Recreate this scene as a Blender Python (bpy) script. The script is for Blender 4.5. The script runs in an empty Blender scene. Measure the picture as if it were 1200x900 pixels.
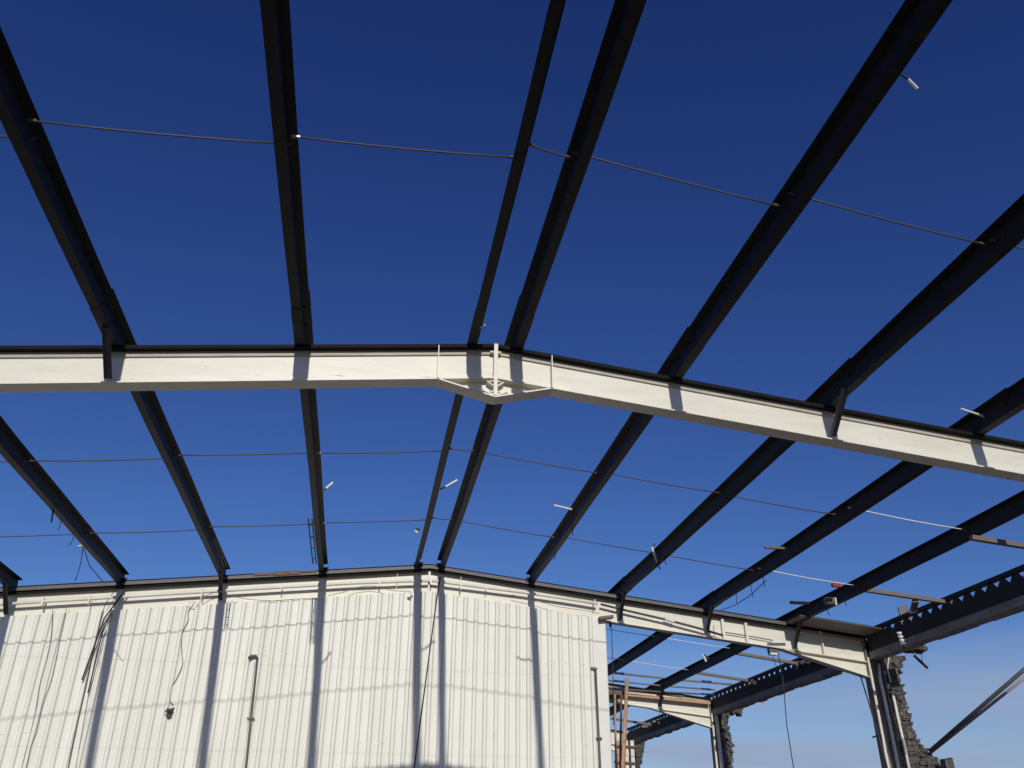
import bpy, math, random
from mathutils import Vector, Matrix
random.seed(7)
scene = bpy.context.scene
COL = scene.collection
R = math.radians

# ------------------------------------------------------------------ survey
CAMZ = 1.6
F_PX, PITCH, YAW, ROLL = 1005.35, 0.49328, 0.16497, 0.00553      # for a 1200 px wide picture
XR, ZR, M = 1.035, 4.3467 + CAMZ, 0.10885                         # ridge x, ridge height of rafter top, roof slope
Y0 = 7.178; Y1 = Y0 + 7.8; Y2 = Y1 + 7.8; Y3 = Y2 + 7.8           # portal frames
BF = 0.17                                                         # flange width
XE = 9.14                                                         # inner face of the right hand columns
XEL = 2 * XR - XE
fw = Vector((math.sin(YAW) * math.cos(PITCH), math.cos(YAW) * math.cos(PITCH), math.sin(PITCH)))
r0 = Vector((math.cos(YAW), -math.sin(YAW), 0)); u0 = r0.cross(fw)
rv = math.cos(ROLL) * r0 + math.sin(ROLL) * u0
uv = -math.sin(ROLL) * r0 + math.cos(ROLL) * u0
CAM = Vector((0, 0, CAMZ))
def ray(x, y): return rv * ((x - 600) / F_PX) - uv * ((y - 450) / F_PX) + fw
def onY(x, y, Y): d = ray(x, y); return CAM + d * (Y / d.y)
def onX(x, y, X): d = ray(x, y); return CAM + d * (X / d.x)
def roof(X): return ZR - M * abs(X - XR)
def onRoof(x, y, h=0):
    d = ray(x, y)
    for s in (1, -1):
        t = (ZR + h - CAMZ + M * s * XR) / (d.z + M * s * d.x)
        if s * (d.x * t - XR) >= 0: return CAM + d * t
    return CAM + d * t

# ------------------------------------------------------------------ helpers
class MB:
    def __init__(s): s.v = []; s.f = []; s.mi = []
    def add(s, vs, fs, mi=0):
        n = len(s.v); s.v += [tuple(v) for v in vs]
        for f in fs: s.f.append([n + i for i in f]); s.mi.append(mi)
        return s
    def hexa(s, p, mi=0):     # 8 points: bottom 4 ccw, top 4 ccw
        return s.add(p, [(3, 2, 1, 0), (4, 5, 6, 7), (0, 1, 5, 4), (1, 2, 6, 5), (2, 3, 7, 6), (3, 0, 4, 7)], mi)
    def box(s, x0, x1, y0, y1, z0, z1, mi=0):
        return s.hexa([(x0, y0, z0), (x1, y0, z0), (x1, y1, z0), (x0, y1, z0), (x0, y0, z1), (x1, y0, z1), (x1, y1, z1), (x0, y1, z1)], mi)
    def slab(s, x0, x1, o0, o1, y0, y1, fn=roof, mi=0, fn2=None):     # follows the roof slope between x0 and x1
        g = fn2 or fn
        return s.hexa([(x0, y0, fn(x0) + o0), (x1, y0, fn(x1) + o0), (x1, y1, fn(x1) + o0), (x0, y1, fn(x0) + o0),
                       (x0, y0, g(x0) + o1), (x1, y0, g(x1) + o1), (x1, y1, g(x1) + o1), (x0, y1, g(x0) + o1)], mi)
    def bar(s, a, b, w, h, up=(0, 0, 1), mi=0):
        a = Vector(a); b = Vector(b); d = (b - a).normalized(); up = Vector(up)
        if abs(d.dot(up)) > .98: up = Vector((0, 1, 0))
        x = d.cross(up).normalized() * w / 2; z = x.cross(d).normalized() * h / 2
        return s.hexa([a - x - z, a + x - z, b + x - z, b - x - z, a - x + z, a + x + z, b + x + z, b - x + z], mi)
    def tube(s, pts, r, n=8, mi=0, r2=None):
        pts = [Vector(p) for p in pts]; rings = []; up = Vector((0.13, 0.31, 0.94)).normalized()
        for i, p in enumerate(pts):
            d = (pts[min(i + 1, len(pts) - 1)] - pts[max(i - 1, 0)]).normalized()
            if abs(d.dot(up)) > .97: x = d.cross(Vector((1, 0, 0))).normalized()
            else: x = d.cross(up).normalized()
            y = d.cross(x)
            rr = r if r2 is None else r + (r2 - r) * i / (len(pts) - 1)
            rings.append([p + (x * math.cos(2 * math.pi * k / n) + y * math.sin(2 * math.pi * k / n)) * rr for k in range(n)])
        vs = [v for ring in rings for v in ring]; fs = []
        for i in range(len(pts) - 1):
            for k in range(n): fs.append((i * n + k, i * n + (k + 1) % n, (i + 1) * n + (k + 1) % n, (i + 1) * n + k))
        fs.append(tuple(reversed(range(n)))); fs.append(tuple((len(pts) - 1) * n + k for k in range(n)))
        return s.add(vs, fs, mi)
    def sweep(s, prof, stations, mi=0):    # prof list of (u,v); stations list of functions (u,v)->point
        n = len(prof); vs = []
        for st in stations: vs += [st(u, v) for u, v in prof]
        fs = []
        for i in range(len(stations) - 1):
            for k in range(n): fs.append((i * n + k, i * n + (k + 1) % n, (i + 1) * n + (k + 1) % n, (i + 1) * n + k))
        fs.append(tuple(reversed(range(n)))); fs.append(tuple((len(stations) - 1) * n + k for k in range(n)))
        return s.add(vs, fs, mi)
    def build(s, name, mats, parent=None, smooth=False, bevel=0):
        if not isinstance(mats, (list, tuple)): mats = [mats]
        me = bpy.data.meshes.new(name); org = Vector((0, 0, 0))
        if parent is not None: org = parent.location if parent.type == 'EMPTY' else parent.matrix_basis.translation
        else:
            xs = [v[0] for v in s.v]; ys = [v[1] for v in s.v]; zs = [v[2] for v in s.v]
            org = Vector(((min(xs) + max(xs)) / 2, (min(ys) + max(ys)) / 2, min(zs)))
        if parent is not None and parent.parent is not None: org = Vector(parent['_o'])
        elif parent is not None: org = Vector(parent['_o'])
        me.from_pydata([tuple(Vector(v) - org) for v in s.v], [], s.f)
        for m in mats: me.materials.append(m)
        me.polygons.foreach_set('material_index', s.mi)
        me.update()
        import bmesh
        bm = bmesh.new(); bm.from_mesh(me); bmesh.ops.recalc_face_normals(bm, faces=bm.faces); bm.to_mesh(me); bm.free()
        if smooth: me.polygons.foreach_set('use_smooth', [True] * len(me.polygons))
        o = bpy.data.objects.new(name, me); COL.objects.link(o)
        o['_o'] = tuple(org)
        if parent is None: o.location = org
        else: o.parent = parent
        if bevel:
            b = o.modifiers.new('bevel', 'BEVEL'); b.width = bevel; b.segments = 2; b.limit_method = 'ANGLE'; b.angle_limit = R(40)
        return o
def tag(o, label=None, cat=None, group=None, kind=None):
    if label: o['label'] = label
    if cat: o['category'] = cat
    if group: o['group'] = group
    if kind: o['kind'] = kind
    return o
def thing(name, loc, label, cat, group=None):
    o = bpy.data.objects.new(name, None); COL.objects.link(o); o.location = loc; o['_o'] = tuple(loc)
    o.empty_display_size = .2
    return tag(o, label, cat, group)

# ------------------------------------------------------------------ materials
def mat(name, base, var=None, rough=.6, metal=0, bump=0, scale=6, stretch=(1, 1, 1), amount=.5, spots=None, spot_scale=30, spot_cut=.62, spec=.5):
    m = bpy.data.materials.new(name); m.use_nodes = True; nt = m.node_tree; N = nt.nodes; L = nt.links
    b = N['Principled BSDF']; b.inputs['Roughness'].default_value = rough; b.inputs['Metallic'].default_value = metal
    b.inputs['Specular IOR Level'].default_value = spec
    tc = N.new('ShaderNodeNewGeometry'); mp = N.new('ShaderNodeMapping'); mp.inputs['Scale'].default_value = stretch
    L.new(tc.outputs['Position'], mp.inputs['Vector'])
    n1 = N.new('ShaderNodeTexNoise'); n1.inputs['Scale'].default_value = scale; n1.inputs['Detail'].default_value = 8; n1.inputs['Roughness'].default_value = .65
    L.new(mp.outputs[0], n1.inputs['Vector'])
    rp = N.new('ShaderNodeValToRGB'); rp.color_ramp.elements[0].position = .3; rp.color_ramp.elements[1].position = .7
    v = var or tuple(c * .7 for c in base)
    mix = tuple(base[i] * (1 - amount) + v[i] * amount for i in range(3))
    rp.color_ramp.elements[0].color = (*mix, 1); rp.color_ramp.elements[1].color = (*base, 1)
    L.new(n1.outputs['Fac'], rp.inputs['Fac']); out = rp.outputs['Color']
    if spots:
        n2 = N.new('ShaderNodeTexNoise'); n2.inputs['Scale'].default_value = spot_scale; n2.inputs['Detail'].default_value = 6
        L.new(mp.outputs[0], n2.inputs['Vector'])
        r2 = N.new('ShaderNodeValToRGB'); r2.color_ramp.elements[0].position = spot_cut; r2.color_ramp.elements[1].position = spot_cut + .05
        L.new(n2.outputs['Fac'], r2.inputs['Fac'])
        mx = N.new('ShaderNodeMix'); mx.data_type = 'RGBA'
        L.new(r2.outputs['Color'], mx.inputs['Factor']); L.new(out, mx.inputs[6]); mx.inputs[7].default_value = (*spots, 1); out = mx.outputs[2]
    L.new(out, b.inputs['Base Color'])
    if bump:
        bp = N.new('ShaderNodeBump'); bp.inputs['Strength'].default_value = bump; bp.inputs['Distance'].default_value = .02
        L.new(n1.outputs['Fac'], bp.inputs['Height']); L.new(bp.outputs[0], b.inputs['Normal'])
    return m
WHITE = mat('white_paint', (.755, .735, .635), (.58, .54, .43), .45, bump=.08, scale=3, stretch=(.5, 1, 4), amount=.6, spots=(.32, .25, .17), spot_scale=11, spot_cut=.69)
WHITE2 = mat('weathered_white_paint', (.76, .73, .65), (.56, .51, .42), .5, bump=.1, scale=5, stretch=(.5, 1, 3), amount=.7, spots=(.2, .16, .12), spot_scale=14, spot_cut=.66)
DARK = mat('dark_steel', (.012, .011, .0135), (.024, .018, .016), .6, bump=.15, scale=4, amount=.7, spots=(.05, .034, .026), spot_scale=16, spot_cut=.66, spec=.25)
BLACK = mat('black_flange_paint', (.007, .0065, .007), (.016, .013, .011), .7, scale=5, amount=.7, spec=.12)
GREY = mat('grey_steel', (.115, .107, .108), (.07, .065, .065), .55, scale=4, amount=.8, stretch=(1, 1, 3))
BRC = mat('brown_grey_bracket', (.13, .115, .10), (.045, .04, .038), .6, scale=7, amount=.8)
TUB = mat('weathered_tube', (.24, .20, .175), (.14, .11, .095), .55, scale=6, amount=.8)
GALV = mat('galvanised_steel', (.34, .34, .34), (.22, .22, .23), .4, metal=.3, scale=12)
BRIGHT = mat('bright_zinc', (.75, .75, .74), (.6, .6, .6), .35, scale=20)
SHEET = mat('white_cladding_sheet', (.785, .78, .695), (.65, .635, .545), .5, bump=.03, scale=1.3, stretch=(2.2, 1, .35), amount=.75, spots=(.67, .65, .56), spot_scale=5, spot_cut=.66)
FLASH = mat('cream_flashing', (.77, .75, .69), (.67, .64, .57), .45, scale=2.5, amount=.6)
ROD = mat('rusty_rod', (.085, .065, .058), (.05, .04, .04), .6, scale=20)
WIRE = mat('black_cable', (.02, .02, .022), None, .5, scale=20)
WIREG = mat('grey_cable', (.22, .21, .19), None, .6, scale=20)
MASON = mat('broken_masonry', (.115, .105, .095), (.05, .047, .044), .95, bump=1.0, scale=9, amount=.9, spots=(.15, .14, .13), spot_scale=7, spot_cut=.60)
RUB = mat('crumbled_block', (.17, .155, .135), (.045, .042, .04), .95, bump=1.0, scale=6, amount=1.0, spots=(.26, .24, .21), spot_scale=10, spot_cut=.6)
FLANGE_SHADE = mat('flange_shade_tone', (.50, .47, .40), (.30, .27, .22), .6, scale=6, stretch=(.6, 1, 5), amount=.8)  # shade below the top flange, put into the colour
COLM = mat('grimy_column_paint', (.30, .275, .235), (.11, .10, .088), .8, bump=.4, scale=5, amount=.9, stretch=(2, 2, .6), spots=(.05, .045, .04), spot_scale=9, spot_cut=.6)
CONC = mat('soot_grey_concrete', (.30, .28, .27), (.15, .14, .14), .9, bump=.5, scale=5, amount=.9, stretch=(1, .5, 1))
CLOSE = mat('black_corrugated_closure', (.02, .019, .022), (.035, .03, .03), .8, scale=8)
WOOD = mat('orange_timber', (.56, .34, .19), (.34, .18, .09), .7, bump=.2, scale=8, stretch=(6, 6, .6), amount=.8)
WOODG = mat('weathered_batten', (.20, .155, .125), (.12, .095, .08), .8, scale=8, stretch=(.6, 4, 4), amount=.8)
RUST = mat('rust_patch', (.20, .125, .085), (.10, .07, .055), .85, scale=9, amount=.8)
BLUE = mat('blue_plastic', (.02, .035, .12), None, .5)
RED = mat('red_paint', (.40, .07, .05), None, .5)
GROUND = mat('dusty_rubble_ground', (.175, .152, .138), (.12, .104, .095), .95, bump=.8, scale=1.2, amount=.9, spots=(.13, .115, .10), spot_scale=3, spot_cut=.6)

# ------------------------------------------------------------------ ground
g = MB(); n = 24; ext = 900
co = [-ext, -300, -100, -50, -30, -20, -14, -10, -6, -3, 0, 3, 6, 10, 14, 20, 30, 50, 100, 300, ext]
vs = [(x, y, random.uniform(-.06, .06) if abs(x) < 40 and abs(y) < 60 else 0) for y in co for x in co]; k = len(co)
fs = [(j * k + i, j * k + i + 1, (j + 1) * k + i + 1, (j + 1) * k + i) for j in range(k - 1) for i in range(k - 1)]
g.add(vs, fs); tag(g.build('ground', GROUND), kind='structure')

# ------------------------------------------------------------------ portal frames
def column(P, Yf, x0, side, bottom_top):
    """steel H column, x0 = inner face, side +1 for the right one"""
    m = MB(); d = .30; zt = roof(x0) - .03
    xs = sorted((x0, x0 + side * .016)); m.box(xs[0], xs[1], Yf, Yf + BF, -.1, zt)
    xs = sorted((x0 + side * d, x0 + side * (d - .016))); m.box(xs[0], xs[1], Yf, Yf + BF, -.1, zt - .03)
    xs = sorted((x0 + side * .016, x0 + side * (d - .016))); m.box(xs[0], xs[1], Yf + BF / 2 - .005, Yf + BF / 2 + .005, -.1, zt - .03)
    c_ = m.build('column', COLM, P)
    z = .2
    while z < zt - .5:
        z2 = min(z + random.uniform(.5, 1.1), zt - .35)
        q = sorted((x0 + side * .018, x0 + side * .060)); w = MB(); w.box(q[0], q[1], Yf + .012, Yf + .03, z, z2); w.build('painted_sun_strip', WHITE2, c_)  # white pieces paint sunlit strips onto the shaded column
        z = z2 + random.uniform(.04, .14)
    return c_
def make_frame(Yf, depth, label, xa, xb, haunches, apex=True, weathered=False):
    P = thing('portal_frame', (XR, Yf, 0), label, 'portal frame', 'steel portal frames of the shed')
    W = WHITE2 if weathered else WHITE
    yc = Yf + BF / 2; tf = .014
    for (x0, x1) in ((xa, XR), (XR, xb)):
        if x0 is None or x1 is None or x1 <= x0: continue
        m = MB()
        nseg = max(2, int((x1 - x0) / .8)); 
        for i in range(nseg):
            a = x0 + (x1 - x0) * i / nseg; b = x0 + (x1 - x0) * (i + 1) / nseg
            m.slab(a, b, -depth + tf, -.033, yc - .005, yc + .005)
            m.slab(a, b, -depth, -depth + tf, Yf, Yf + BF)
        ra = m.build('rafter', W, P)
        t = MB(); t.slab(x0, x1, -.034, 0, Yf, Yf + BF); t.build('top_flange', BLACK, ra)
        t = MB(); t.slab(x0, x1, -.086, -.035, yc - .024, yc - .006); t.build('flange_shade_strip', FLANGE_SHADE, ra)  # lip on the web, dulled to carry the flange's shade in its colour
    if apex and xa is not None:
        hw, hd = .56, .205
        low = lambda x: -hd * (1 - abs(x - XR) / hw)
        for s in (-1, 1):
            a, b = sorted((XR, XR + s * hw))
            m = MB(); fn = lambda x: roof(x) - depth + low(x)
            m.slab(a, b, 0, tf, Yf, Yf + BF, fn=fn)
            m.slab(a, b, tf, 0, yc - .005, yc + .005, fn=fn, fn2=lambda x: roof(x) - depth)
            m.build('apex_haunch', W, P)
        m = MB(); m.box(XR - .019, XR + .019, Yf - .006, yc - .005, ZR - depth - hd + .02, ZR - .002)
        e = m.build('end_plate', W, P)
        for bz in (-.08, -depth - .02, -depth - hd + .07):
            for s in (-1, 1):
                m = MB(); m.tube([(XR + s * .02, Yf + .03, ZR + bz), (XR + s * .055, Yf + .03, ZR + bz)], .013, 6); m.build('bolt', W, e)
        for s in (-1, 1):
            x = XR + s * (hw + .0)
            m = MB(); m.box(x - .0045, x + .0045, Yf - .003, yc - .005, roof(x) - depth + tf, roof(x) - .012); m.build('stiffener', W, P)
            # small diagonal gussets beside the end plate
            m = MB(); zb = ZR - depth - hd
            for zz, dx in ((zb + .03, .12), (zb + .13, .08)):
                m.bar((XR + s * .022, Yf + .045, zz), (XR + s * dx, Yf + .045, zz + .045), .07, .012, up=(0, 0, 1))
            m.build('gusset', W, P)
    for side, x0 in haunches:
        hl, hd = 1.62, .265
        xi = x0 - side * hl
        low = lambda x: -hd * (1 - abs(x - x0) / hl)
        a, b = sorted((x0, xi)); fn = lambda x: roof(x) - depth + low(x)
        m = MB()
        m.slab(a, b, -.004, .010, Yf, Yf + BF, fn=fn)
        m.slab(a, b, .010, 0, yc - .005, yc + .005, fn=fn, fn2=lambda x: roof(x) - depth)
        m.build('eaves_haunch', W, P)
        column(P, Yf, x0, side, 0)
    return P
PF0 = make_frame(Y0, .385, 'nearest bright white roof frame crossing the whole picture with bolted apex plate', XEL, XE, ((-1, XEL), (1, XE)))
PF1 = make_frame(Y1, .47, 'white roof frame over the top of the ribbed gable wall with deep eaves haunch', XEL, XE, ((-1, XEL), (1, XE)), weathered=False)
PF2 = make_frame(Y2, .47, 'short white roof frame seen right of the gable wall under the stacked tubes', XR, XE, ((1, XE),), apex=False)
PF3 = make_frame(Y3, .47, 'farthest small white roof frame behind the leaning orange timbers', XR, XE, ((1, XE),), apex=False)
# stiffeners of the second frame
for px in (848, 875):
    q = onY(px, 738, Y1); x = q.x
    MB().box(x - .022, x + .022, Y1 + .004, Y1 + BF / 2 - .005, roof(x) - .455, roof(x) - .10).build('stiffener', WHITE, PF1)
for x in (8.32,):
    MB().box(x - .012, x + .012, Y1 + .004, Y1 + BF / 2 - .005, roof(x) - .455, roof(x) - .016).build('stiffener', WHITE, PF1)
# grey edge trim on the rafter above the gable wall
m = MB()
for a, b in ((XEL, XR), (XR, XE - 1.5)):
    m.slab(a, b, -.040, .018, Y1 - .045, Y1 - .040)
    m.slab(a, b, -.044, -.040, Y1 - .045, Y1 - .002, mi=1)
    m.slab(a, b, -.088, -.046, Y1 - .012, Y1 - .004, mi=1)
    m.slab(a, b, .018, .034, Y1 - .05, Y1 + .02, mi=1)
tag(m.build('edge_trim', [GREY, BLACK]), 'long grey metal edge strip along the rafter top above the gable wall', 'metal trim')
m = MB(); 
for i in range(9):
    a = -3.1 + i * .16
for (a, b, lo, hi) in ((-1.95, -1.62, -.01, .03), (-1.62, -1.2, -.025, .045), (-1.2, -.92, 0, .032)):
    m.slab(a, b, lo, hi, Y1 - .062, Y1 - .052)
tag(m.build('rusty_flashing', RUST), 'rusty torn flashing piece on the rafter top left of centre', 'flashing')
# remnant of eaves sheeting in front of the second frame
m = MB(); NS = 14
for i in range(NS):
    a = 7.62 + (XE + .28 - 7.62) * i / NS; b = 7.62 + (XE + .28 - 7.62) * (i + 1) / NS
    m.slab(a, b, .004, .012, Y1 - .60 - .03 * random.random(), Y1 + BF, mi=0)
m.slab(7.62, XE + .28, .012, .03, Y1 - .60, Y1 - .56, mi=1)
tag(m.build('eaves_sheet', [TUB, BLACK]), 'strip of leftover grey roof sheet over the haunch beside the right column', 'roof sheet')

# ------------------------------------------------------------------ purlins
H, B, T = .19, .075, .005
def zprof(s, off=0):
    h = H + off; b = B + off; t = T
    P = [(-b, -off), (t / 2, -off), (t / 2, h - t), (b, h - t), (b, h), (-t / 2, h), (-t / 2, t - off), (-b, t - off)]
    if s > 0: P = [(-u, v) for u, v in P]
    return P
def make_purlin(Xw, ya, yb, label, braces=(), sleeves=(Y0,), feet=(), b_scale=1):
    s = 1 if Xw > XR else -1
    root = thing('purlin', (Xw, Y0, roof(Xw)), label, 'roof beam', 'dark steel purlins running over the portal frames')
    th = s * math.atan(M)            # tilt with the roof
    def st(Y, jx, jz, extra=0):
        z0 = roof(Xw) + .002
        def f(u, v):
            return (Xw + u * math.cos(th) + v * math.sin(th) + jx, Y, z0 + v * math.cos(th) - u * math.sin(th) + jz)
        return f
    ys = []; y = ya
    while y < yb: ys.append(y); y += .39
    ys.append(yb)
    ph = random.uniform(0, 6); fr = [Y0 - 7.8, Y0, Y1, Y2, Y3]
    def sag(Y):
        for a, b in zip(fr, fr[1:]):
            if a <= Y <= b:
                t = (Y - a) / (b - a); return -.014 * math.sin(math.pi * t) + .0025 * math.sin(Y * 2.1 + ph), .006 * math.sin(math.pi * t * 2 + ph) * math.sin(math.pi * t)
        return 0, 0
    prof = zprof(s)
    m = MB(); sts = []
    for Y in ys:
        jz, jx = sag(Y); sts.append(st(Y, jx, jz))
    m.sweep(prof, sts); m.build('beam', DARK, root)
    for Yf in sleeves:
        if Yf > yb: continue
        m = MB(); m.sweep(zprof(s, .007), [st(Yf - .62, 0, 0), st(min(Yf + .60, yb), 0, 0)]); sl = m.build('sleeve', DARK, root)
        for yy in (-.5, -.2, .35, .5):
            m = MB(); c = Vector((Xw - s * .004, Yf + yy, roof(Xw) + .10)); m.tube([c, c - Vector((s * .03, 0, 0))], .012, 6); m.build('bolt', DARK, sl)
    for Yf, dep in braces:
        m = MB()
        a = Vector((Xw + s * .02, Yf - .34, roof(Xw) + .02)); b = Vector((Xw + s * .012, Yf + .03, roof(Xw) - dep + .03))
        m.bar(a, b, .066, .006, up=(0, 1, 0)); m.bar(a + Vector((-.027, 0, 0)), b + Vector((-.027, 0, 0)), .006, .055, up=(0, 1, 0))
        m.build('fly_brace', BRC, root)
    for Yf in feet:
        m = MB(); m.slab(Xw - .085, Xw + .085, -.005, .075, Yf - .05, Yf - .035); m.slab(Xw - .02, Xw + .02, -.09, -.005, Yf - .05, Yf - .03)
        m.build('cleat', DARK, root)
    return root
YA = -1.0
make_purlin(-5.68, YA, Y1 + .15, 'leftmost dark purlin, only its end showing above the wall at the left edge', braces=((Y1, .43),))
make_purlin(-4.05, YA, Y1 + .15, 'left edge purlin, dark, entering below the near frame and ending at the hanging bars', feet=(Y1,))
make_purlin(-2.43, YA, Y1 + .15, 'upper corner purlin, dark, sloping from the top left corner to the gable wall', braces=((Y0, .36), (Y1, .40)))
make_purlin(-.80, YA, Y1 + .15, 'almost upright dark purlin left of the two close ridge purlins', feet=(Y1,))
make_purlin(.828, YA, Y1 + .15, 'slim dark ridge purlin, left one of the close pair at the apex', sleeves=(Y0,), feet=(Y1,))
make_purlin(1.223, YA, Y1 + .15, 'wide dark ridge purlin, right one of the close pair at the apex', feet=(Y1,))
make_purlin(2.844, YA, Y1 + .15, 'dark purlin first to the right of the ridge pair', feet=(Y1,))
make_purlin(4.468, YA, Y3 + .15, 'dark purlin crossing the rafter at the right end of the white wall', braces=((Y0, .36), (Y1, .44)), sleeves=(Y0, Y1, Y2))
make_purlin(6.094, YA, Y3 + .15, 'second outermost dark purlin, between the wall end purlin and the outermost one', sleeves=(Y0, Y1, Y2), braces=((Y1, .40), ))
make_purlin(7.755, YA, Y3 + .15, 'outermost dark purlin beside the eaves beam, with battens resting on it', sleeves=(Y0, Y1, Y2), braces=((Y1, .44), (Y2, .42)))

# ------------------------------------------------------------------ sag rods
PX = [-5.68, -4.05, -2.43, -.80, .828, 1.223, 2.844, 4.468, 6.094, 7.755]
NM = ['leftmost', 'left edge', 'upper corner', 'upright', 'slim ridge', 'wide ridge', 'right of ridge', 'wall end', 'second outermost', 'outermost']
def rod(i, ya, yb, row, bright=False, h=.10):
    a = Vector((PX[i] - .03, ya, roof(PX[i]) + h)); b = Vector((PX[i + 1] + .03, yb, roof(PX[i + 1]) + h))
    mid = (a + b) / 2 - Vector((0, 0, .006 + .012 * random.random()))
    root = thing('sag_rod', a, ('silver' if bright else 'dark') + ' sag rod of the %s row between %s and %s purlins' % (row, NM[i], NM[i + 1]), 'tie rod', 'sag rods tying the purlins together')
    r = .0075 if not bright else .0085
    MB().tube([a, (a + mid) / 2 - Vector((0, 0, .003)), mid, (b + mid) / 2 - Vector((0, 0, .003)), b], r, 6).build('shaft', BRIGHT if bright else ROD, root, True)
    d = (b - a).normalized()
    for e, sg in ((a, 1), (b, -1)):
        MB().tube([e + d * sg * .05, e + d * sg * .11], .013, 6).build('nut', GALV if sg > 0 and i % 3 == 0 else ROD, root)
for i in range(0, 8):
    k = (i % 2) * .045
    if i >= 1: rod(i, 4.50 + k, 4.62 + k, 'overhead')
    rod(i, 9.95 + k, 9.98 + k, 'middle', bright=(i == 7 and False))
    rod(i, 12.60 + k, 12.66 + k, 'far')
rod(8, 9.72, 9.80, 'middle', True)
rod(0, 4.5, 4.6, 'overhead')
rod(7, 17.7, 17.75, 'back bay front')
rod(7, 20.3, 20.35, 'back bay rear')
rod(8, 17.7, 17.75, 'back bay front', True)
rod(8, 20.3, 20.35, 'back bay rear', True)
rod(8, 12.55, 12.62, 'far', True)

# ------------------------------------------------------------------ gable wall
WX0, WX1, WY = -13.5, 4.19, Y1 - .03
wtop = lambda x: ZR - M * abs(x - XR) - .45
wall = thing('gable_wall', (WX0 / 2 + WX1 / 2, WY, 0), 'white ribbed metal gable wall striped with purlin shadows', 'wall')
m = MB(); x = WX0; pitch = .186; pts = []
while x < WX1 - .24:
    j = random.uniform(-.004, .004)
    pts += [(x, 0), (x + .080 + j, 0), (x + .098 + j, -.032), (x + .142 + j, -.032), (x + .160 + j, 0), (x + .172, .004)]
    # a shallow swage in every pan
    x += pitch
pts += [(WX1 - .17, 0)]
ribx = [p[0] for p in pts]
zrows = [-.1, 1.4, 2.9, 4.2, None]
for k in range(len(zrows) - 1):
    vs = []; 
    for (px_, py_) in pts:
        w = .004 * math.sin(px_ * 2.3) + .003 * math.sin(px_ * 7.1)
        for zi, zz in enumerate((zrows[k], zrows[k + 1])):
            top = zz is None; z_ = wtop(px_) if top else zz
            lap = .004 if zi == 0 and k > 0 else 0
            vs.append((px_, WY + py_ + w - lap, z_ - (.03 if lap else 0)))
    m.add(vs, [(2 * i, 2 * i + 2, 2 * i + 3, 2 * i + 1) for i in range(len(pts) - 1)])
cl = m.build('cladding', SHEET, wall)
m = MB(); m.box(WX0, WX1 - .02, WY + .012, WY + .02, -.1, 4.6); m.box(WX1 - .03, WX1 - .02, WY + .02, WY + 7.4, -.1, 4.45)
m.build('backing', GREY, wall)
m = MB(); m.box(WX1 - .20, WX1, WY - .012, WY + .004, -.1, wtop(WX1) + .005); m.box(WX1 - .004, WX1 + .004, WY - .012, WY + .5, -.1, wtop(WX1) - .02)
m.build('corner_trim', FLASH, wall)
# screws
sc0 = None
for zrow in (1.75, 3.05, 4.35):
    for i in range(30):
        x = -5.6 + i * pitch * 1.8 + random.uniform(-.01, .01)
        if x > WX1 - .3: continue
        c = Vector((x, WY - .003, zrow + random.uniform(-.03, .03)))
        MB().tube([c + Vector((0, .01, 0)), c - Vector((0, .012, 0))], .010, 6).build('screw', FLASH, wall)
# side face, grey return panel
m = MB(); m.hexa([(WX1 + .005, WY + .5, -.1), (WX1 + .03, WY + .5, -.1), (WX1 + .03, WY + 7, -.1), (WX1 + .005, WY + 7, -.1),
                  (WX1 + .005, WY + .5, 4.45), (WX1 + .03, WY + .5, 4.45), (WX1 + .03, WY + 7, 4.45), (WX1 + .005, WY + 7, 4.45)])
m.build('side_panel', GALV, wall)

# pipe along the rafter over the wall
def ptsY(l, Y): return [onY(a, b, Y) for a, b in l]
pp = thing('sprinkler_pipe', onY(342, 687, Y1 - .07), 'cream pipe running under the rafter along the top of the gable wall', 'pipe')
pl = [(-40, 711), (50, 705), (150, 699), (256, 692.5), (342, 687.5), (412, 683.5), (482, 681), (508, 680.5), (525, 683), (612, 694), (660, 701), (700, 707.5)]
MB().tube(ptsY(pl, Y1 - .065), .026, 10).build('tube', WHITE, pp, True)
for px, py in ((50, 704), (105, 701), (237, 693), (330, 687), (445, 682), (505, 680), (540, 685), (570, 688.5), (697, 706)):
    q = onY(px, py, Y1 - .085); w = random.choice((.007, .010, .014)); lo_ = random.uniform(.05, .13); hi_ = random.uniform(.03, .06)
    MB().box(q.x - w, q.x + w, Y1 - .096, Y1 - .03, q.z - lo_, q.z + hi_).build('bracket', FLASH, pp)
q = onY(697, 712, Y1 - .07)
pp2 = tag(MB().tube(ptsY([(704, 708), (728, 714), (780, 726), (818, 736), (847, 744.5)], Y1 - .04), .02, 8).build('dark_web_tube', ROD, None, True), 'dark tube dropping along the rafter web right of the wall end', 'pipe')  # dark tube laid along the rafter web
MB().tube(ptsY([(779, 725), (790, 728.5)], Y1 - .042), .032, 8).build('clamp', BRIGHT, pp2)
tag(MB().tube(ptsY([(850, 741), (875, 745), (906, 750.5)], Y1 + .02), .009, 6).build('rod_shadow_line', ROD), 'thin dark shadow line modelled as a rod along the rafter web between two white stiffeners', 'pipe')  # dark tube stands for the shadow of a rod on the web
# horizontal head bar at wall corner
m = MB(); m.bar(onY(702, 725, Y1 - .12), onY(718, 723, Y1 - .12), .12, .05); tag(m.build('broken_bracket', WOODG), 'broken brown bracket under the rafter at the white wall corner', 'bracket')

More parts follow.
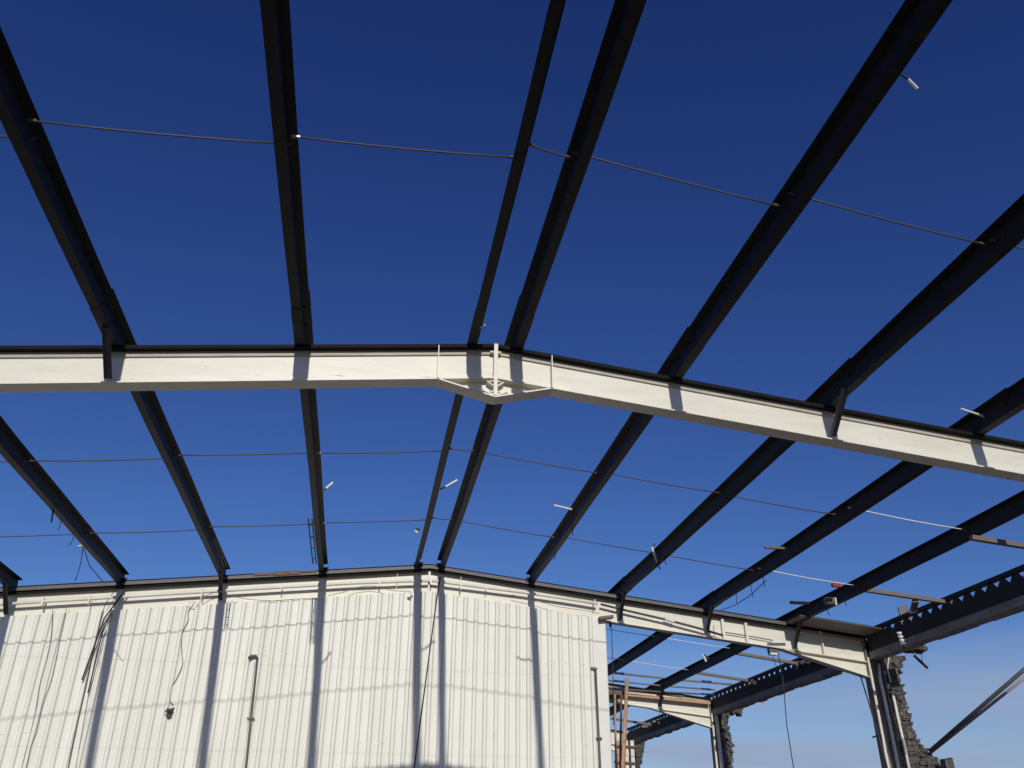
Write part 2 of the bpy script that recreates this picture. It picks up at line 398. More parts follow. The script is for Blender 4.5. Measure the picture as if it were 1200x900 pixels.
# ------------------------------------------------------------------ things on the wall
def tubething(name, label, cat, pts, r, mat_, group=None, n=6, r2=None):
    return tag(MB().tube(pts, r, n, r2=r2).build(name, mat_, None, True), label, cat, group)
v = thing('vent_pipe', onY(286, 900, Y1 - .09), 'slim grey pipe with a small hooded outlet standing against the wall', 'pipe')
bot = onY(288, 900, Y1 - .08); top = onY(301.5, 772, Y1 - .08); foot = Vector((bot.x - .02, bot.y, 0))
MB().tube([foot, bot, top], .018, 8).build('tube', GREY, v, True)
MB().tube([foot + Vector((-.045, 0, 0)), bot + Vector((-.045, 0, 0)), top + Vector((-.04, 0, -.03))], .007, 6).build('tube', FLASH, v, True)
h = MB(); h.tube([top + Vector((.01, 0, -.01)), top + Vector((-.03, -.01, .045)), top + Vector((-.10, -.02, .035)), top + Vector((-.13, -.03, 0))], .018, 8, r2=.028); h.build('outlet_hood', GREY, v, True)
for f in (.56,):
    q = bot.lerp(top, 1 - f); MB().box(q.x - .06, q.x + .05, q.y - .025, WY, q.z - .012, q.z + .012).build('clip', GREY, v)
v = thing('corner_pipe', onY(702, 900, Y1 - .08), 'grey pipe with a short elbow near the right end of the wall', 'pipe')
bot = onY(703.5, 900, Y1 - .08); top = onY(698, 784, Y1 - .08)
MB().tube([Vector((bot.x + .02, bot.y, 0)), bot, top], .017, 8).build('tube', GREY, v, True)
MB().bar(top + Vector((.02, 0, 0)), onY(692.5, 783, Y1 - .08), .05, .04).build('elbow', GREY, v)
q = onY(702, 865, Y1 - .08); MB().box(q.x - .05, q.x + .05, q.y - .025, WY, q.z - .012, q.z + .012).build('clip', GREY, v)
# cables hanging on the wall
Yc = Y1 - .065
def cable(label, pl, r=.006, Y=Yc, mt=WIRE, group='loose cables hanging down the gable wall', name='hanging_cable'):
    pts = ptsY(pl, Y); out = []
    for i in range(len(pts) - 1):
        p0 = pts[max(i - 1, 0)]; p1 = pts[i]; p2 = pts[i + 1]; p3 = pts[min(i + 2, len(pts) - 1)]
        for k in range(6):
            t = k / 6; out.append(.5 * ((2 * p1) + (-p0 + p2) * t + (2 * p0 - 5 * p1 + 4 * p2 - p3) * t * t + (-p0 + 3 * p1 - 3 * p2 + p3) * t ** 3))
    out.append(pts[-1])
    return tubething(name, label, 'cable', out, r, mt, group)
cable('leftmost thin cable hanging down the wall, the straighter of its pair', [(62, 710), (60, 745), (55, 770), (47, 800), (42, 830), (36, 858), (29, 885), (25, 905), (20, 960)], .005, mt=WIREG)
cable('thin cable crossing in front of the ribs just right of the leftmost one', [(79, 708), (72, 740), (65, 775), (59, 800), (50, 825), (43, 855), (36, 875), (33, 890), (29, 910), (24, 960)], .005, mt=WIREG)
cable('long thin wire running to the floor behind the hanging bars', [(135, 692), (122, 712), (110, 760), (101, 801), (90, 850), (80, 900), (72, 960)], .006)
cable('faint wire hanging right of the long thin one beside the shadow', [(128, 720), (118, 740), (108, 790), (99, 840), (89, 900), (83, 960)], .004, mt=WIREG)
cable('curly cable ending in a tangled bunch on the left wall', [(228, 706), (221, 716), (220, 728), (213, 743), (213, 765), (214, 778), (207, 795), (200, 806), (199, 820), (203, 826)], .006, mt=WIREG)
tg = MB(); c = onY(198, 836, Yc); random.seed(3)
p = [c + Vector((random.uniform(-.07, .07), random.uniform(-.03, .02), random.uniform(-.08, .09))) for _ in range(46)]
tg.tube(p, .005, 5); tag(tg.build('cable_tangle', WIRE), 'small dark tangled bunch of cable hanging against the wall', 'cable')
ring = [onY(226 + 5 * math.cos(a), 709 + 4 * math.sin(a), Yc) for a in [k * math.pi / 8 for k in range(17)]]
tubething('cable_loop', 'small round cable loop near the wall top above the tangled cable', 'cable', ring, .006, FLASH)
cable('drooping wire between the cable loop and the rafter', [(231, 711), (238, 701), (249, 695), (262, 694)], .006, mt=WIREG, group=None)
cable('slack wire sagging along the wall top between the upper left and upright purlins', [(270, 698), (290, 702), (318, 704), (345, 702), (372, 701)], .005, mt=WIREG, group=None)
cable('slack wire rising from the upright purlin toward the ridge', [(385, 698), (402, 694), (420, 688), (440, 687), (460, 692), (482, 693)], .005, mt=WIREG, group=None)
cable('slack wire sagging along the wall top right of the ridge', [(600, 697), (625, 703), (655, 711), (690, 716), (702, 719)], .005, mt=WIREG, group=None)
# steel bars hanging from the left edge purlin
def bars(l, name, label, cat, w=.02):
    P = None; m = MB()
    for a, b, Ya, Yb in l: m.bar(onY(*a, Ya), onY(*b, Yb), w, w)
    return tag(m.build(name, DARK), label, cat)
bars([((148, 690), (122, 725), Y1 - .12, Y1 - .12), ((122, 725), (96, 797), Y1 - .12, Y1 - .13)], 'hanging_bar', 'bent dark steel bar hanging down the wall, left of its pair', 'metal bar', .02)
bars([((130, 718), (120, 742), Y1 - .12, Y1 - .12), ((120, 742), (103, 812), Y1 - .12, Y1 - .12)], 'hanging_bar', 'bent dark steel bar hanging down the wall, right of its pair', 'metal bar', .016)
# leaning cable by the ridge purlin shadow
tubething('taut_cable', 'taut dark cable running from the wide ridge purlin down to the floor', 'cable', [onY(516, 676, Y1 - .15), onY(512, 700, Y1 - .2), onY(486, 895, Y1 - .9), onY(478, 960, Y1 - 1.1)], .012, WIRE)
# dark ladder-like trays
def tray(label, X, ya, yb, dz, w):
    root = thing('cable_tray', (X, ya, roof(X) + dz), label, 'cable tray', 'narrow dark trays hanging beside purlins')
    for s in (0, 1):
        MB().tube([(X + s * w, ya, roof(X) + dz), (X + s * w, yb, roof(X) + dz - .05)], .011, 6).build('rail', DARK, root)
    n = 4
    for i in range(n):
        t = (i + .5) / n; y = ya + (yb - ya) * t
        MB().tube([(X, y, roof(X) + dz - .05 * t), (X + w, y, roof(X) + dz - .05 * t)], .008, 6).build('rung', DARK, root)
tray('narrow dark tray beside the upright purlin above the wall', -.945, 12.1, 14.2, -.01, .055)
tray('short dark tray beside the purlin from the upper left corner near the wall', -2.33, 12.9, 14.2, .0, .045)

# ------------------------------------------------------------------ small loose pieces on the purlins
def stick(label, a, b, dist, r=.014, mt=BRIGHT, base=None):
    A = onY(*a, dist); Bp = onY(*b, dist + .02)
    root = thing('cut_bolt' if mt is BRIGHT else 'loose_batten', A, label, 'metal stub' if mt is BRIGHT else 'batten', 'loose stubs sticking out from the purlins' if mt is BRIGHT else None)
    MB().tube([A, Bp], r, 6).build('shank', mt, root)
    if base is not None: MB().tube([onY(*base, dist - .01), A], r * .8, 6).build('hook', WIRE, root)
    return root
def yroof(px, py, h=.1): return onRoof(px, py, h).y
stick('bright white stub sticking out beside the wide purlin at the top right', (1064, 93), (1075, 104), yroof(1060, 88), .010, base=(1052, 84))
stick('small white stub poking up beside the slim ridge purlin above the near frame', (562, 384), (568, 381), yroof(560, 383), .013, base=(557, 388))
stick('small white stub beside the upright purlin between the two frames', (382, 572.5), (390, 565.5), yroof(381, 572), .017, base=(377, 577))
stick('white stub between the two ridge purlins', (522, 570.5), (536, 562.5), yroof(520, 571), .016, base=(516, 573))
stick('white stub left of the purlin first right of the ridge', (649, 592), (670, 597), yroof(665, 596), .015)
stick('tiny white stub left of the slim ridge purlin near the gable', (486, 621), (489, 624), yroof(490, 624), .026, base=(492, 620))
stick('white rod end resting on the second outermost purlin near the frame', (1126, 479), (1154, 488), yroof(1150, 488), .012)
stick('small white plate stub on the outermost purlin behind the second frame', (823, 766), (827.5, 775), yroof(826, 770), .028, base=(831, 772))
stick('slanted white strip across the purlin above the wall end', (764, 641), (770, 659), yroof(768, 650), .016, base=(768, 637))
stick('brown batten lying across the second outermost purlin', (896, 641.5), (928, 643), yroof(912, 642), .022, WOODG)
stick('dark batten lying across the outermost purlin above the haunch', (926, 706), (948, 707), yroof(940, 706), .028, DARK)
stick('red block on the outermost purlin at the end of a silver rod', (975, 685.5), (985, 686.5), yroof(980, 686), .035, RED)
bx = thing('junction_box', onRoof(973, 703, .0), 'small grey junction box under the outermost purlin', 'box')
q = onRoof(973, 703, -.02); MB().box(q.x - .10, q.x + .06, q.y - .05, q.y + .05, q.z - .07, q.z + .03).build('casing', GREY, bx, bevel=.006)
MB().tube([q + Vector((.09, 0, .04)), q + Vector((.09, 0, -.08))], .02, 8).build('connector', BRIGHT, bx)
q = onY(906, 764, Y1 + .1)
bx = thing('lamp_box', q, 'small dark box with a white base hanging below the second frame', 'box')
MB().box(q.x - .09, q.x + .09, q.y - .05, q.y + .05, q.z - .02, q.z + .06).build('casing', GREY, bx, bevel=.006)
MB().box(q.x - .08, q.x + .06, q.y - .05, q.y + .05, q.z - .055, q.z - .022).build('white_base', BRIGHT, bx)
# dangling wires
def dangle(label, px, py, dx, dy, r=.006, h=0):
    a = onRoof(px, py, h); k = a.y
    b = onY(px + dx, py + dy, k); c = onY(px + dx * .3, py + dy * .5, k)
    tubething('dangling_wire', label, 'wire', [a + Vector((0, 0, .02)), c, b], r, WIRE, 'short wires dangling from the purlins')
for l, a in (
    ('short wire hanging left of the left edge purlin, upper one', (62, 598, -2, 14, .01)),
    ('faint short wire just below the upper wire on the left edge purlin', (71, 613, -3, 8)),
    ('short wire hanging from the left edge purlin beside the white clip', (86, 630, -5, 9)),
    ('long thin wire hanging from the white clip on the left edge purlin', (97, 643, -9, 38)),
    ('curved wire dropping from the white clip toward the wall top', (98, 644, 23, 38)),
    ('short wire below the purlin right of the ridge, lower one', (651, 648, -2, 8)),
    ('short wire below the purlin right of the ridge, upper one', (671, 618, 0, 10)),
    ('short dark wire beside the slanted white strip', (770, 659, 4, 8, .012)),
    ('second short wire right of the slanted white strip', (779, 653, 2, 9)),
    ('short wire under the second outermost purlin, nearest to the silver rod', (894, 672, 2, 16)),
    ('short wire under the second outermost purlin, middle of three', (880, 687, 3, 14)),
    ('short wire under the second outermost purlin, lowest of three', (863, 697, 0, 10)),
    ('short wire under the outermost purlin beside the junction box', (990, 703, 2, 7)),
    ('short wire under the outermost purlin left of the junction box', (969, 712, 4, 10)),
    ('tiny wire stub under the outermost purlin near the haunch', (949, 723, -3, 4)),
    ('long wire hanging from the second frame past the far purlins', (905, 762, 5, 20)),
    ):
    dangle(l, *a)
w = [onRoof(898, 680, -.02), onRoof(880, 697, -.10), onRoof(862, 709, -.13), onRoof(845, 715, -.05)]
tubething('slack_cable', 'slack cable sagging under the second outermost purlin', 'cable', w, .007, WIRE)
tubething('long_dropper', 'long thin wire hanging in the gap right of the white wall', 'wire', [onY(716, 728, Y1 + .12), onY(717, 745, Y1 + .12), onY(718.5, 800, Y1 + .12), onY(719, 850, Y1 + .12)], .007, WIRE)
c = onY(715, 732, Y1 + .12); tag(MB().tube([c + Vector((0, 0, .04)), c, c - Vector((0, 0, .05))], .03, 8, r2=.012).build('wire_holder', DARK), 'small dark wire holder under the rafter at the wall corner', 'fitting')
tubething('long_dropper', 'long thin wire falling from the second frame through the open sky', 'wire', [onY(912, 765, Y1 + .1), onY(918, 800, Y1 + .1), onY(922, 850, Y1 + .1), onY(930, 900, Y1 + .1), onY(940, 980, Y1 + .1)], .008, WIRE)
tubething('long_dropper', 'dark cable hanging from the haunch beside the right column', 'wire', [onY(1008, 791, Y1 + .05), onY(1017, 820, Y1 + .03), onY(1026, 850, Y1 - .02), onY(1040, 900, Y1 - .1), onY(1060, 985, Y1 - .2)], .012, WIRE)
c = onRoof(94, 641, -.01); tag(MB().tube([c - Vector((.03, 0, 0)), c + Vector((.03, 0, .01))], .022, 8).build('cable_clip', BRIGHT), 'small white clip under the left edge purlin', 'clip')

# ------------------------------------------------------------------ eaves beams on the right
def eaves(ya, yb, label, seedv, x0=9.2):
    random.seed(seedv)
    root = thing('eaves_beam', (x0 + .3, (ya + yb) / 2, 3.15 + CAMZ), label, 'eaves beam', 'dark eaves beams over the right column line')
    z = lambda h: h + CAMZ
    m = MB(); n = int((yb - ya) / .35)
    for i in range(n):
        a = ya + (yb - ya) * i / n; b = ya + (yb - ya) * (i + 1) / n
        e = random.choice((0, 0, 0, .02, .05, -.03)); zl = 3.04 + random.choice((0, 0, 0, .012, -.012)) + random.uniform(-.006, .006)
        m.box(x0 - .012, x0 + .22 + e * .6, a, b, z(zl), z(3.17)); m.box(x0 + .03, x0 + .20, a, b, z(3.17), z(3.36))
    m.build('concrete_lintel', CONC, root)
    m = MB(); y = ya
    while y < yb - .01:
        p = .28; t = random.uniform(-.02, .02); y2 = min(y + p, yb)
        top = 3.503 if random.random() > .02 else 3.47
        # solid strip with a trapezoid tooth, leaving a v-shaped gap
        m.box(x0, x0 + .018, y, y2, z(3.17), z(3.40))
        ya_, yb_ = y + .02, y2 - .02; ym = (ya_ + yb_) / 2
        g0 = random.uniform(.085, .112)
        m.hexa([(x0, y, z(3.40)), (x0 + .018, y, z(3.40)), (x0 + .018, y2, z(3.40)), (x0, y2, z(3.40)),
                (x0, y + g0, z(top)), (x0 + .018, y + g0, z(top)), (x0 + .018, y2 - g0, z(top)), (x0, y2 - g0, z(top))])
        y += p
    m.build('corrugated_closure', CLOSE, root)
    m = MB(); m.box(x0 - .03, x0 + .06, ya, yb, z(3.502), z(3.565)); m.build('top_rail', DARK, root)
    return root
eaves(2.6, Y1 - .02, 'dark eaves beam with jagged sheet edge coming in from the right edge', 11)
eaves(Y1 + .02, Y2 - .02, 'dark eaves beam between the two right columns with debris on it', 12)
eaves(Y2 + .02, Y3, 'farthest dark eaves beam ending behind the orange timbers', 13)
# debris lumps on the middle beam
random.seed(21)
def lump(name, label, c, r, mt, n=22, cat='rubble'):
    m = MB(); c = Vector(c)
    for _ in range(n):
        o = c + Vector((random.uniform(-1, 1) * r[0], random.uniform(-1, 1) * r[1], random.uniform(-1, 1) * r[2]))
        a = random.uniform(0, 3); d = Vector((math.cos(a), math.sin(a), random.uniform(-.5, .5))) * random.uniform(.04, .10)
        m.bar(o - d, o + d, random.uniform(.04, .12), random.uniform(.03, .08))
    return tag(m.build(name, mt), label, cat)
def onE(px, py, X=9.25): return onX(px, py, X)
lump('debris_clump', 'brown debris clump on the middle eaves beam under the haunch', onE(946, 778), (.08, .40, .05), MASON, 26)
lump('debris_clump', 'small debris clump on the middle eaves beam beside the lower batten', onE(887, 800), (.06, .25, .05), MASON, 18)
lump('debris_clump', 'dark rubble heap on the farthest eaves beam', onE(765, 850), (.1, .9, .08), CONC, 40)
lump('debris_clump', 'rubble hanging at the outer corner of the second column', onY(862, 833, Y2), (.12, .15, .10), MASON, 24)
lump('debris_clump', 'broken bits under the near eaves beam right of the white insulator', onX(1070, 760, 9.55), (.10, .22, .05), MASON, 18)

# ------------------------------------------------------------------ battens from outermost purlin to the eaves
def batten(label, a, b, w=.07, post=None):
    root = thing('roof_batten', a, label, 'batten', 'brown battens between the outermost purlin and the eaves beam')
    MB().bar(a, b, w, w * .8).build('plank', WOODG, root)
    return root
def eb(pa, pb, Y, lab):
    a = onY(*pa, Y); b = onY(*pb, Y - .05); return batten(lab, a, b)
eb((1008, 690.5), (1132, 709), 12.55, 'brown batten running to the near eaves beam just above the right column')
eb((1138, 630), (1225, 644), 9.3, 'brown batten running off the right edge below the near frame')
eb((861, 765), (938, 778.5), 17.7, 'brown batten seen through the gap just behind the second frame')
eb((812, 787.5), (892, 800), 20.35, 'lower brown batten just above the second column')
eb((716, 842), (762, 849), 25.2, 'short dark batten behind the leaning timbers', )
q0 = onY(1073, 704, 12.55); q1 = onY(1070, 716, 12.9)
sp_ = thing('short_post', q0, 'short brown post with a white foot under the batten above the right column', 'post')
MB().bar(q0, q1, .09, .05).build('shaft', WOODG, sp_)
MB().box(q1.x - .06, q1.x + .05, q1.y - .04, q1.y + .04, q1.z - .03, q1.z + .015).build('foot', BRIGHT, sp_, bevel=.01)
# plate and insulator at the top of the right column
q = onY(1062, 726, 13.9)
m = MB(); m.hexa([(q.x - .12, q.y, q.z - .22), (q.x + .10, q.y - .03, q.z - .22), (q.x + .10, q.y + .03, q.z - .22), (q.x - .12, q.y + .03, q.z - .22),
                  (q.x - .10, q.y, q.z + .22), (q.x + .06, q.y - .03, q.z + .27), (q.x + .06, q.y + .0, q.z + .27), (q.x - .10, q.y + .03, q.z + .22)])
tag(m.build('metal_plate', GREY), 'grey metal plate standing on the eaves beam above the white insulator', 'plate')
ins = thing('insulator', onY(1055, 752, 13.7), 'ribbed white porcelain insulator at the top of the right column', 'insulator')
q = onY(1055, 748, 13.7)
for k in range(4):
    MB().tube([q + Vector((.01 * k, 0, .10 - k * .06)), q + Vector((.01 * k, 0, .06 - k * .06))], .048, 12, r2=.034).build('disc', BRIGHT, ins, True)
MB().tube([q + Vector((0, 0, .11)), q + Vector((.02, 0, -.16))], .02, 8).build('stem', GREY, ins)
# thin wires at near eaves beam
bars([((1071, 768), (1087, 783), 14.0, 14.0)], 'steel_offcut', 'dark steel offcut pointing down right of the column head', 'metal bar', .035)
tubething('dangling_wire', 'thin wire hanging below the near eaves beam', 'wire', [onY(1080, 752, 13.6), onY(1080.5, 775, 13.6)], .005, WIRE, 'short wires dangling from the purlins')
tubething('conduit_or_sun_strip', 'thin white conduit bending down the right column', 'pipe', [onY(a, b, Y1 - .03) for a, b in ((1050, 756), (1041, 772), (1040, 784), (1044, 800))], .016, WHITE)
tubething('conduit_or_sun_strip', 'straight white conduit down the lower right column face', 'pipe', [onY(a, b, Y1 - .03) for a, b in ((1045.5, 810), (1053, 845), (1060, 876), (1066, 905), (1085, 990))], .028, WHITE)
tubething('conduit_or_sun_strip', 'wide white tube drawn for the sunlit strip on the inner side of the right column', 'pipe', [onY(a, b, Y1 + .02) for a, b in ((1029.5, 778), (1031, 795), (1035, 812), (1045, 860), (1053, 900), (1070, 985))], .034, WHITE)  # white tube drawn in place of a strip of sunlight on the column
tubething('conduit_or_sun_strip', 'white downpipe on the second column', 'pipe', [onY(a, b, Y2 - .04) for a, b in ((838, 825), (841, 855), (845, 890), (852, 960))], .045, WHITE)
stick('short dark peg sticking out left of the right column', (1022.5, 864), (1033, 861), Y1, .014, DARK)

# ------------------------------------------------------------------ ragged piers
def pier(label, Yf, left, right, thick, seedv):
    random.seed(seedv)
    root = thing('brick_pier', (left[-1][0], Yf, 0), label, 'masonry pier', 'ragged masonry piers behind the steel columns')
    m = MB(); zt = left[0][1]; zb = 0; course = .072; z = zt; i = 0; wk = 0
    def interp(tab, z):
        for (xa, za), (xb, zb_) in zip(tab, tab[1:]):
            if zb_ <= z <= za: t = (za - z) / (za - zb_ + 1e-9); return xa + (xb - xa) * t
        return tab[-1][0]
    while z > zb:
        wk = wk * .72 + random.uniform(-.045, .045)
        z2 = z - course; xr_ = interp(right, z - course / 2) + wk + random.choice((-.02, 0, 0, .02)) + random.uniform(-.01, .01)
        xl = interp(left, z - course / 2)
        # blocks of this course
        x = xl; y_in = 0
        while x < xr_ - .03:
            w = min(random.uniform(.12, .24), xr_ - x)
            dy = random.uniform(-.02, .02)
            ed = x + w > xr_ - .3
            jx = random.uniform(-.03, .03) if ed else 0; jz = random.uniform(-.010, .008) if ed else 0
            m.hexa([(x, Yf + dy, z2 + .006), (x + w - .006 + jx, Yf + dy + random.uniform(0, .06), z2 + .006 + jz), (x + w - .006 - jx, Yf + thick, z2 + .006), (x, Yf + thick, z2 + .006),
                    (x, Yf + dy, z), (x + w - .006 - jx, Yf + dy, z + jz * .6), (x + w - .006 + jx, Yf + thick - abs(jx), z - abs(jz)), (x, Yf + thick, z)])
            x += w
        m.box(xl + .01, xr_ - .05, Yf + .03, Yf + thick - .05, z2, z + .001)
        z = z2
    m.build('brickwork', MASON, root)
    m = MB(); z = zt - .05; top_only = 1.0
    while z > top_only:
        xo = interp(right, z)
        for _ in range(3):
            o = Vector((xo + random.uniform(-.34, -.09), Yf + random.uniform(-.03, .10), z + random.uniform(-.04, .04)))
            a = random.uniform(0, 3.1); d = Vector((math.cos(a), random.uniform(-.4, .4), math.sin(a))) * random.uniform(.015, .06)
            m.bar(o - d, o + d, random.uniform(.03, .09), random.uniform(.02, .06))
        z -= .055
    m.build('broken_edge', RUB, root)
    return root
def xz(pts, Y): return [(onY(a, b, Y).x, onY(a, b, Y).z) for a, b in pts]
rt = xz([(1059, 752), (1061, 775), (1060, 800), (1066, 822), (1074, 845), (1081, 866), (1092, 880), (1108, 900)], Y1)
rt = [(rt[0][0], 4.74)] + rt[1:] + [(rt[-1][0] + .5, 1.6), (rt[-1][0] + 1.6, .8), (rt[-1][0] + 2.2, 0)]
pier('ragged dark masonry pier behind the right column, widening downward', Y1 + .02, [(XE + .31, 4.74), (XE + .31, 0)], rt, .34, 5)
rt = xz([(860, 832), (853, 846), (858, 860), (861, 880), (863, 900)], Y2)
rt = [(rt[0][0], 4.74)] + rt[1:] + [(rt[-1][0] + .2, 1.0), (rt[-1][0] + .4, 0)]
pier('ragged dark masonry pier behind the second column', Y2 + .02, [(XE + .31, 4.74), (XE + .31, 0)], rt, .34, 6)
rt = xz([(757, 866), (754, 880), (756, 895), (752, 900)], Y3)
rt = [(rt[0][0], 4.74)] + rt[1:] + [(rt[-1][0] + .1, 0)]
pier('farthest masonry pier at the bottom beside the leaning timbers', Y3 + .02, [(XE + .31, 4.74), (XE + .31, 0)], rt, .34, 8)
# ruined stub right of the pier
q = onY(1107, 889, Y1 - .3); q2 = onY(1117, 889, Y1 - .3)
m = MB(); m.box(q.x, q2.x - .03, q.y, q.y + .15, 0, q.z); m.box(q2.x - .035, q2.x, q.y + .01, q.y + .16, 0, q.z + .02)
tag(m.build('broken_stub', MASON), 'broken stub standing at the bottom right corner beside the pier', 'stub')
# diagonal tubes
a = onY(1090, 880, Y1 - .1)
tubething('diagonal_tube', 'upper of two grey diagonal tubes rising to the right edge', 'tube', [a, onX(1215, 772, 10.6)], .035, GREY, n=10)
tubething('diagonal_tube', 'lower of two grey diagonal tubes rising to the right edge', 'tube', [a + Vector((.04, .08, -.03)), onX(1215, 783, 10.9)], .026, GALV, n=10)

# ------------------------------------------------------------------ scaffold tubes and timber behind the wall
Yt = Y2 - .28
for k, (a, b, lab, r, mt) in enumerate((((704, 787), (900, 806), 'topmost of the stacked tubes above the second column', .028, TUB), ((704, 796.5), (838, 808.5), 'second of the stacked tubes above the second column', .021, TUB),
        ((704, 805.5), (842, 814.5), 'lowest of the stacked tubes above the second column', .021, GREY))):
    A = onY(*a, Yt); Bq = onY(*b, Yt)
    root = thing('scaffold_tube', A, lab, 'tube', 'stacked tubes behind the wall corner')
    MB().tube([A, A.lerp(Bq, .5) - Vector((0, 0, .015)), Bq], r, 8).build('shaft', mt, root, True)
    for px in (725, 827):
        t = (px - a[0]) / (b[0] - a[0]); c = A.lerp(Bq, t); d = (Bq - A).normalized() * .13
        MB().tube([c - d, c + d], r + .006, 8).build('blue_wrap', BLUE, root, True)
m = MB(); m.bar(onY(703, 811, Y2 - .07), onY(832, 824, Y2 - .07), .10, .07)
tag(m.build('timber_plank', WOOD), 'orange timber plank lying on the second frame under the tubes', 'plank')
m = MB(); m.bar(onY(712, 806, Yt + .15), onY(800, 816, Yt + .1), .08, .04)
tag(m.build('timber_plank', WOODG), 'thin brown timber between the lowest tube and the orange plank', 'plank')
m = MB(); m.box(onY(706, 812, Yt).x, onY(728, 812, Yt).x, Yt - .3, Yt + .3, onY(710, 814, Yt).z - .04, onY(710, 811, Yt).z)
tag(m.build('rusty_plate', RUST), 'rusty plate at the wall corner under the tubes', 'plate')
tubething('leaning_timber', 'stout pale orange timber pole leaning upright behind the wall corner', 'timber', [onY(730, 900, Y2 - 1.2) - Vector((.1, 0, 1.6)), onY(730, 900, Y2 - 1.2), onY(735, 795, Y2 - .9)], .062, WOOD, n=9, r2=.042)
tubething('leaning_timber', 'thin orange timber pole next to the wall corner', 'timber', [onY(722, 900, Y2 - 1.0) - Vector((0, 0, 1.6)), onY(722, 900, Y2 - 1.0), onY(720.5, 814, Y2 - .9)], .026, WOOD, n=8)
tubething('leaning_timber', 'dark brown pole between the two orange timbers', 'timber', [onY(727, 900, Y2 - .7) - Vector((0, 0, 1.6)), onY(727, 900, Y2 - .7), onY(728, 814, Y2 - .7)], .028, RUST, n=8)
fr = thing('trestle', onY(735, 900, Y2 + 1.5), 'low timber trestle at the bottom behind the leaning poles', 'trestle')
for px in (724, 733, 740):
    p = onY(px, 868, Y2 + 1.5); MB().box(p.x - .05, p.x + .05, p.y - .05, p.y + .05, 0, p.z).build('leg', WHITE2 if px != 724 else WOOD, fr)
for py in (874, 893):
    MB().bar(onY(720, py, Y2 + 1.42), onY(745, py + 1.5, Y2 + 1.42), .07, .05).build('rail', RUST, fr)

# ------------------------------------------------------------------ sky, sun, camera
EL, K = R(23.2), .048
sd = Vector((K * .42, 1, -.42)).normalized()          # direction the light travels
world = bpy.data.worlds.new('World'); scene.world = world; world.use_nodes = True
nt = world.node_tree; N = nt.nodes; L = nt.links
bg = N['Background']
sky = N.new('ShaderNodeTexSky'); sky.sky_type = 'NISHITA'; sky.sun_disc = False
sky.sun_elevation = math.asin(-sd.z); tosun = -sd
sky.sun_rotation = math.atan2(tosun.x, tosun.y)
sky.altitude = 300; sky.air_density = 1.0; sky.dust_density = .35; sky.ozone_density = 4.0
# deepen the clear polarised blue of the sky channel by channel
STR = .08
sp = N.new('ShaderNodeSeparateColor'); L.new(sky.outputs[0], sp.inputs[0]); cmb = N.new('ShaderNodeCombineColor')
for ch, (gm, sc) in enumerate(((1.48, 1.34), (1.39, 1.13), (1.12, 1.13))):
    a = N.new('ShaderNodeMath'); a.operation = 'MULTIPLY'; a.inputs[1].default_value = STR; L.new(sp.outputs[ch], a.inputs[0])
    b = N.new('ShaderNodeMath'); b.operation = 'MINIMUM'; b.inputs[1].default_value = 1.2; L.new(a.outputs[0], b.inputs[0])
    c = N.new('ShaderNodeMath'); c.operation = 'POWER'; c.inputs[1].default_value = gm; L.new(b.outputs[0], c.inputs[0])
    d = N.new('ShaderNodeMath'); d.operation = 'MULTIPLY'; d.inputs[1].default_value = sc / STR; L.new(c.outputs[0], d.inputs[0])
    L.new(d.outputs[0], cmb.inputs[ch])
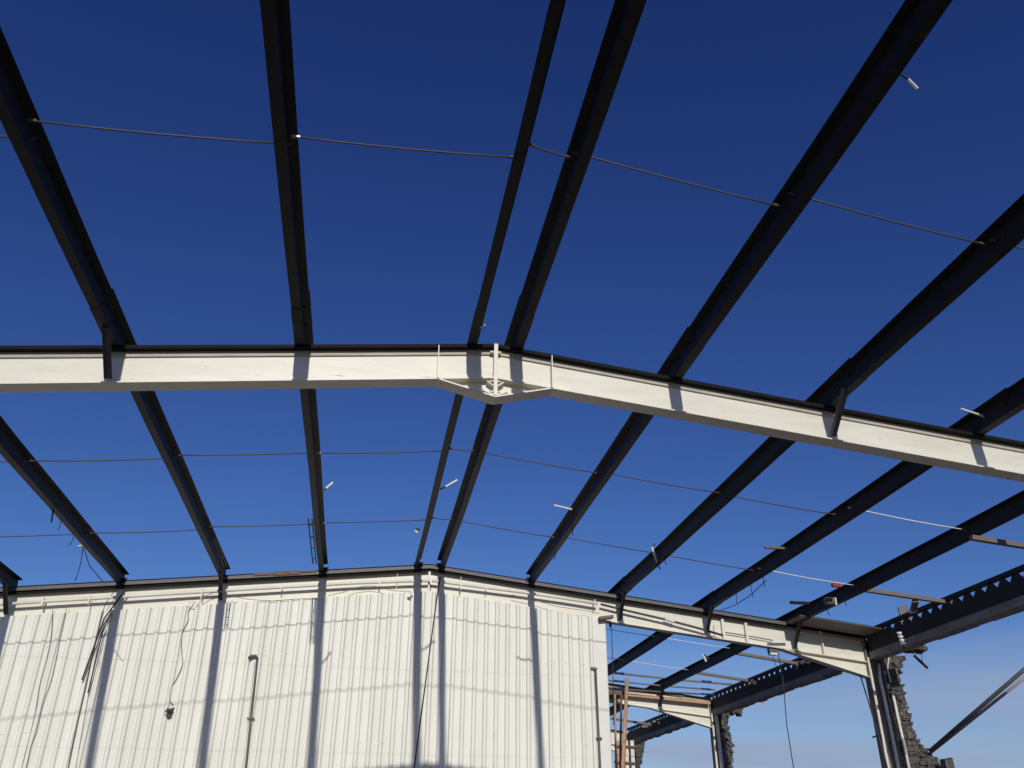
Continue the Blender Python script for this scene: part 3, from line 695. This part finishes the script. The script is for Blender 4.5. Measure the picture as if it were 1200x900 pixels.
# thin high cloud low over the horizon
tcw = N.new('ShaderNodeTexCoord'); mpw = N.new('ShaderNodeMapping'); mpw.inputs['Scale'].default_value = (1.5, 1.5, 11)
nz = N.new('ShaderNodeTexNoise'); nz.inputs['Scale'].default_value = 2.2; nz.inputs['Detail'].default_value = 5
L.new(tcw.outputs['Generated'], mpw.inputs[0]); L.new(mpw.outputs[0], nz.inputs['Vector'])
sx = N.new('ShaderNodeSeparateXYZ'); L.new(tcw.outputs['Generated'], sx.inputs[0])
mr = N.new('ShaderNodeMapRange'); mr.inputs['From Min'].default_value = .20; mr.inputs['From Max'].default_value = .10; mr.inputs['To Min'].default_value = 0; mr.inputs['To Max'].default_value = 1.0
L.new(sx.outputs['Z'], mr.inputs['Value'])
mm = N.new('ShaderNodeMath'); mm.operation = 'MULTIPLY'; L.new(mr.outputs[0], mm.inputs[0])
r3 = N.new('ShaderNodeMapRange'); r3.inputs['From Min'].default_value = .3; r3.inputs['From Max'].default_value = .7; L.new(nz.outputs['Fac'], r3.inputs['Value']); r3.inputs['To Min'].default_value = .05; r3.inputs['To Max'].default_value = 1.2
L.new(r3.outputs[0], mm.inputs[1])
mx = N.new('ShaderNodeMix'); mx.data_type = 'RGBA'; L.new(mm.outputs[0], mx.inputs['Factor']); L.new(cmb.outputs[0], mx.inputs[6]); mx.inputs[7].default_value = (3.7, 4.7, 6.7, 1)
L.new(mx.outputs[2], bg.inputs['Color']); bg.inputs['Strength'].default_value = .08
sun = bpy.data.lights.new('sun', 'SUN'); sun.energy = 2.9; sun.angle = R(.7); sun.color = (1, .955, .875)
so = bpy.data.objects.new('sun', sun); COL.objects.link(so); so.rotation_euler = sd.to_track_quat('-Z', 'Y').to_euler(); so.location = (0, -5, 20)

cam = bpy.data.cameras.new('camera'); co_ = bpy.data.objects.new('camera', cam); COL.objects.link(co_)
cam.sensor_fit = 'HORIZONTAL'; cam.sensor_width = 36; cam.lens = F_PX / 1200 * 36; cam.clip_start = .05; cam.clip_end = 3000
co_.matrix_world = Matrix(((rv.x, uv.x, -fw.x, 0), (rv.y, uv.y, -fw.y, 0), (rv.z, uv.z, -fw.z, CAMZ), (0, 0, 0, 1)))
scene.camera = co_
scene.view_settings.view_transform = 'Standard'; scene.view_settings.look = 'None'; scene.view_settings.gamma = 1
scene.view_settings.exposure = 0
for o in bpy.data.objects:
    if '_o' in o: del o['_o']
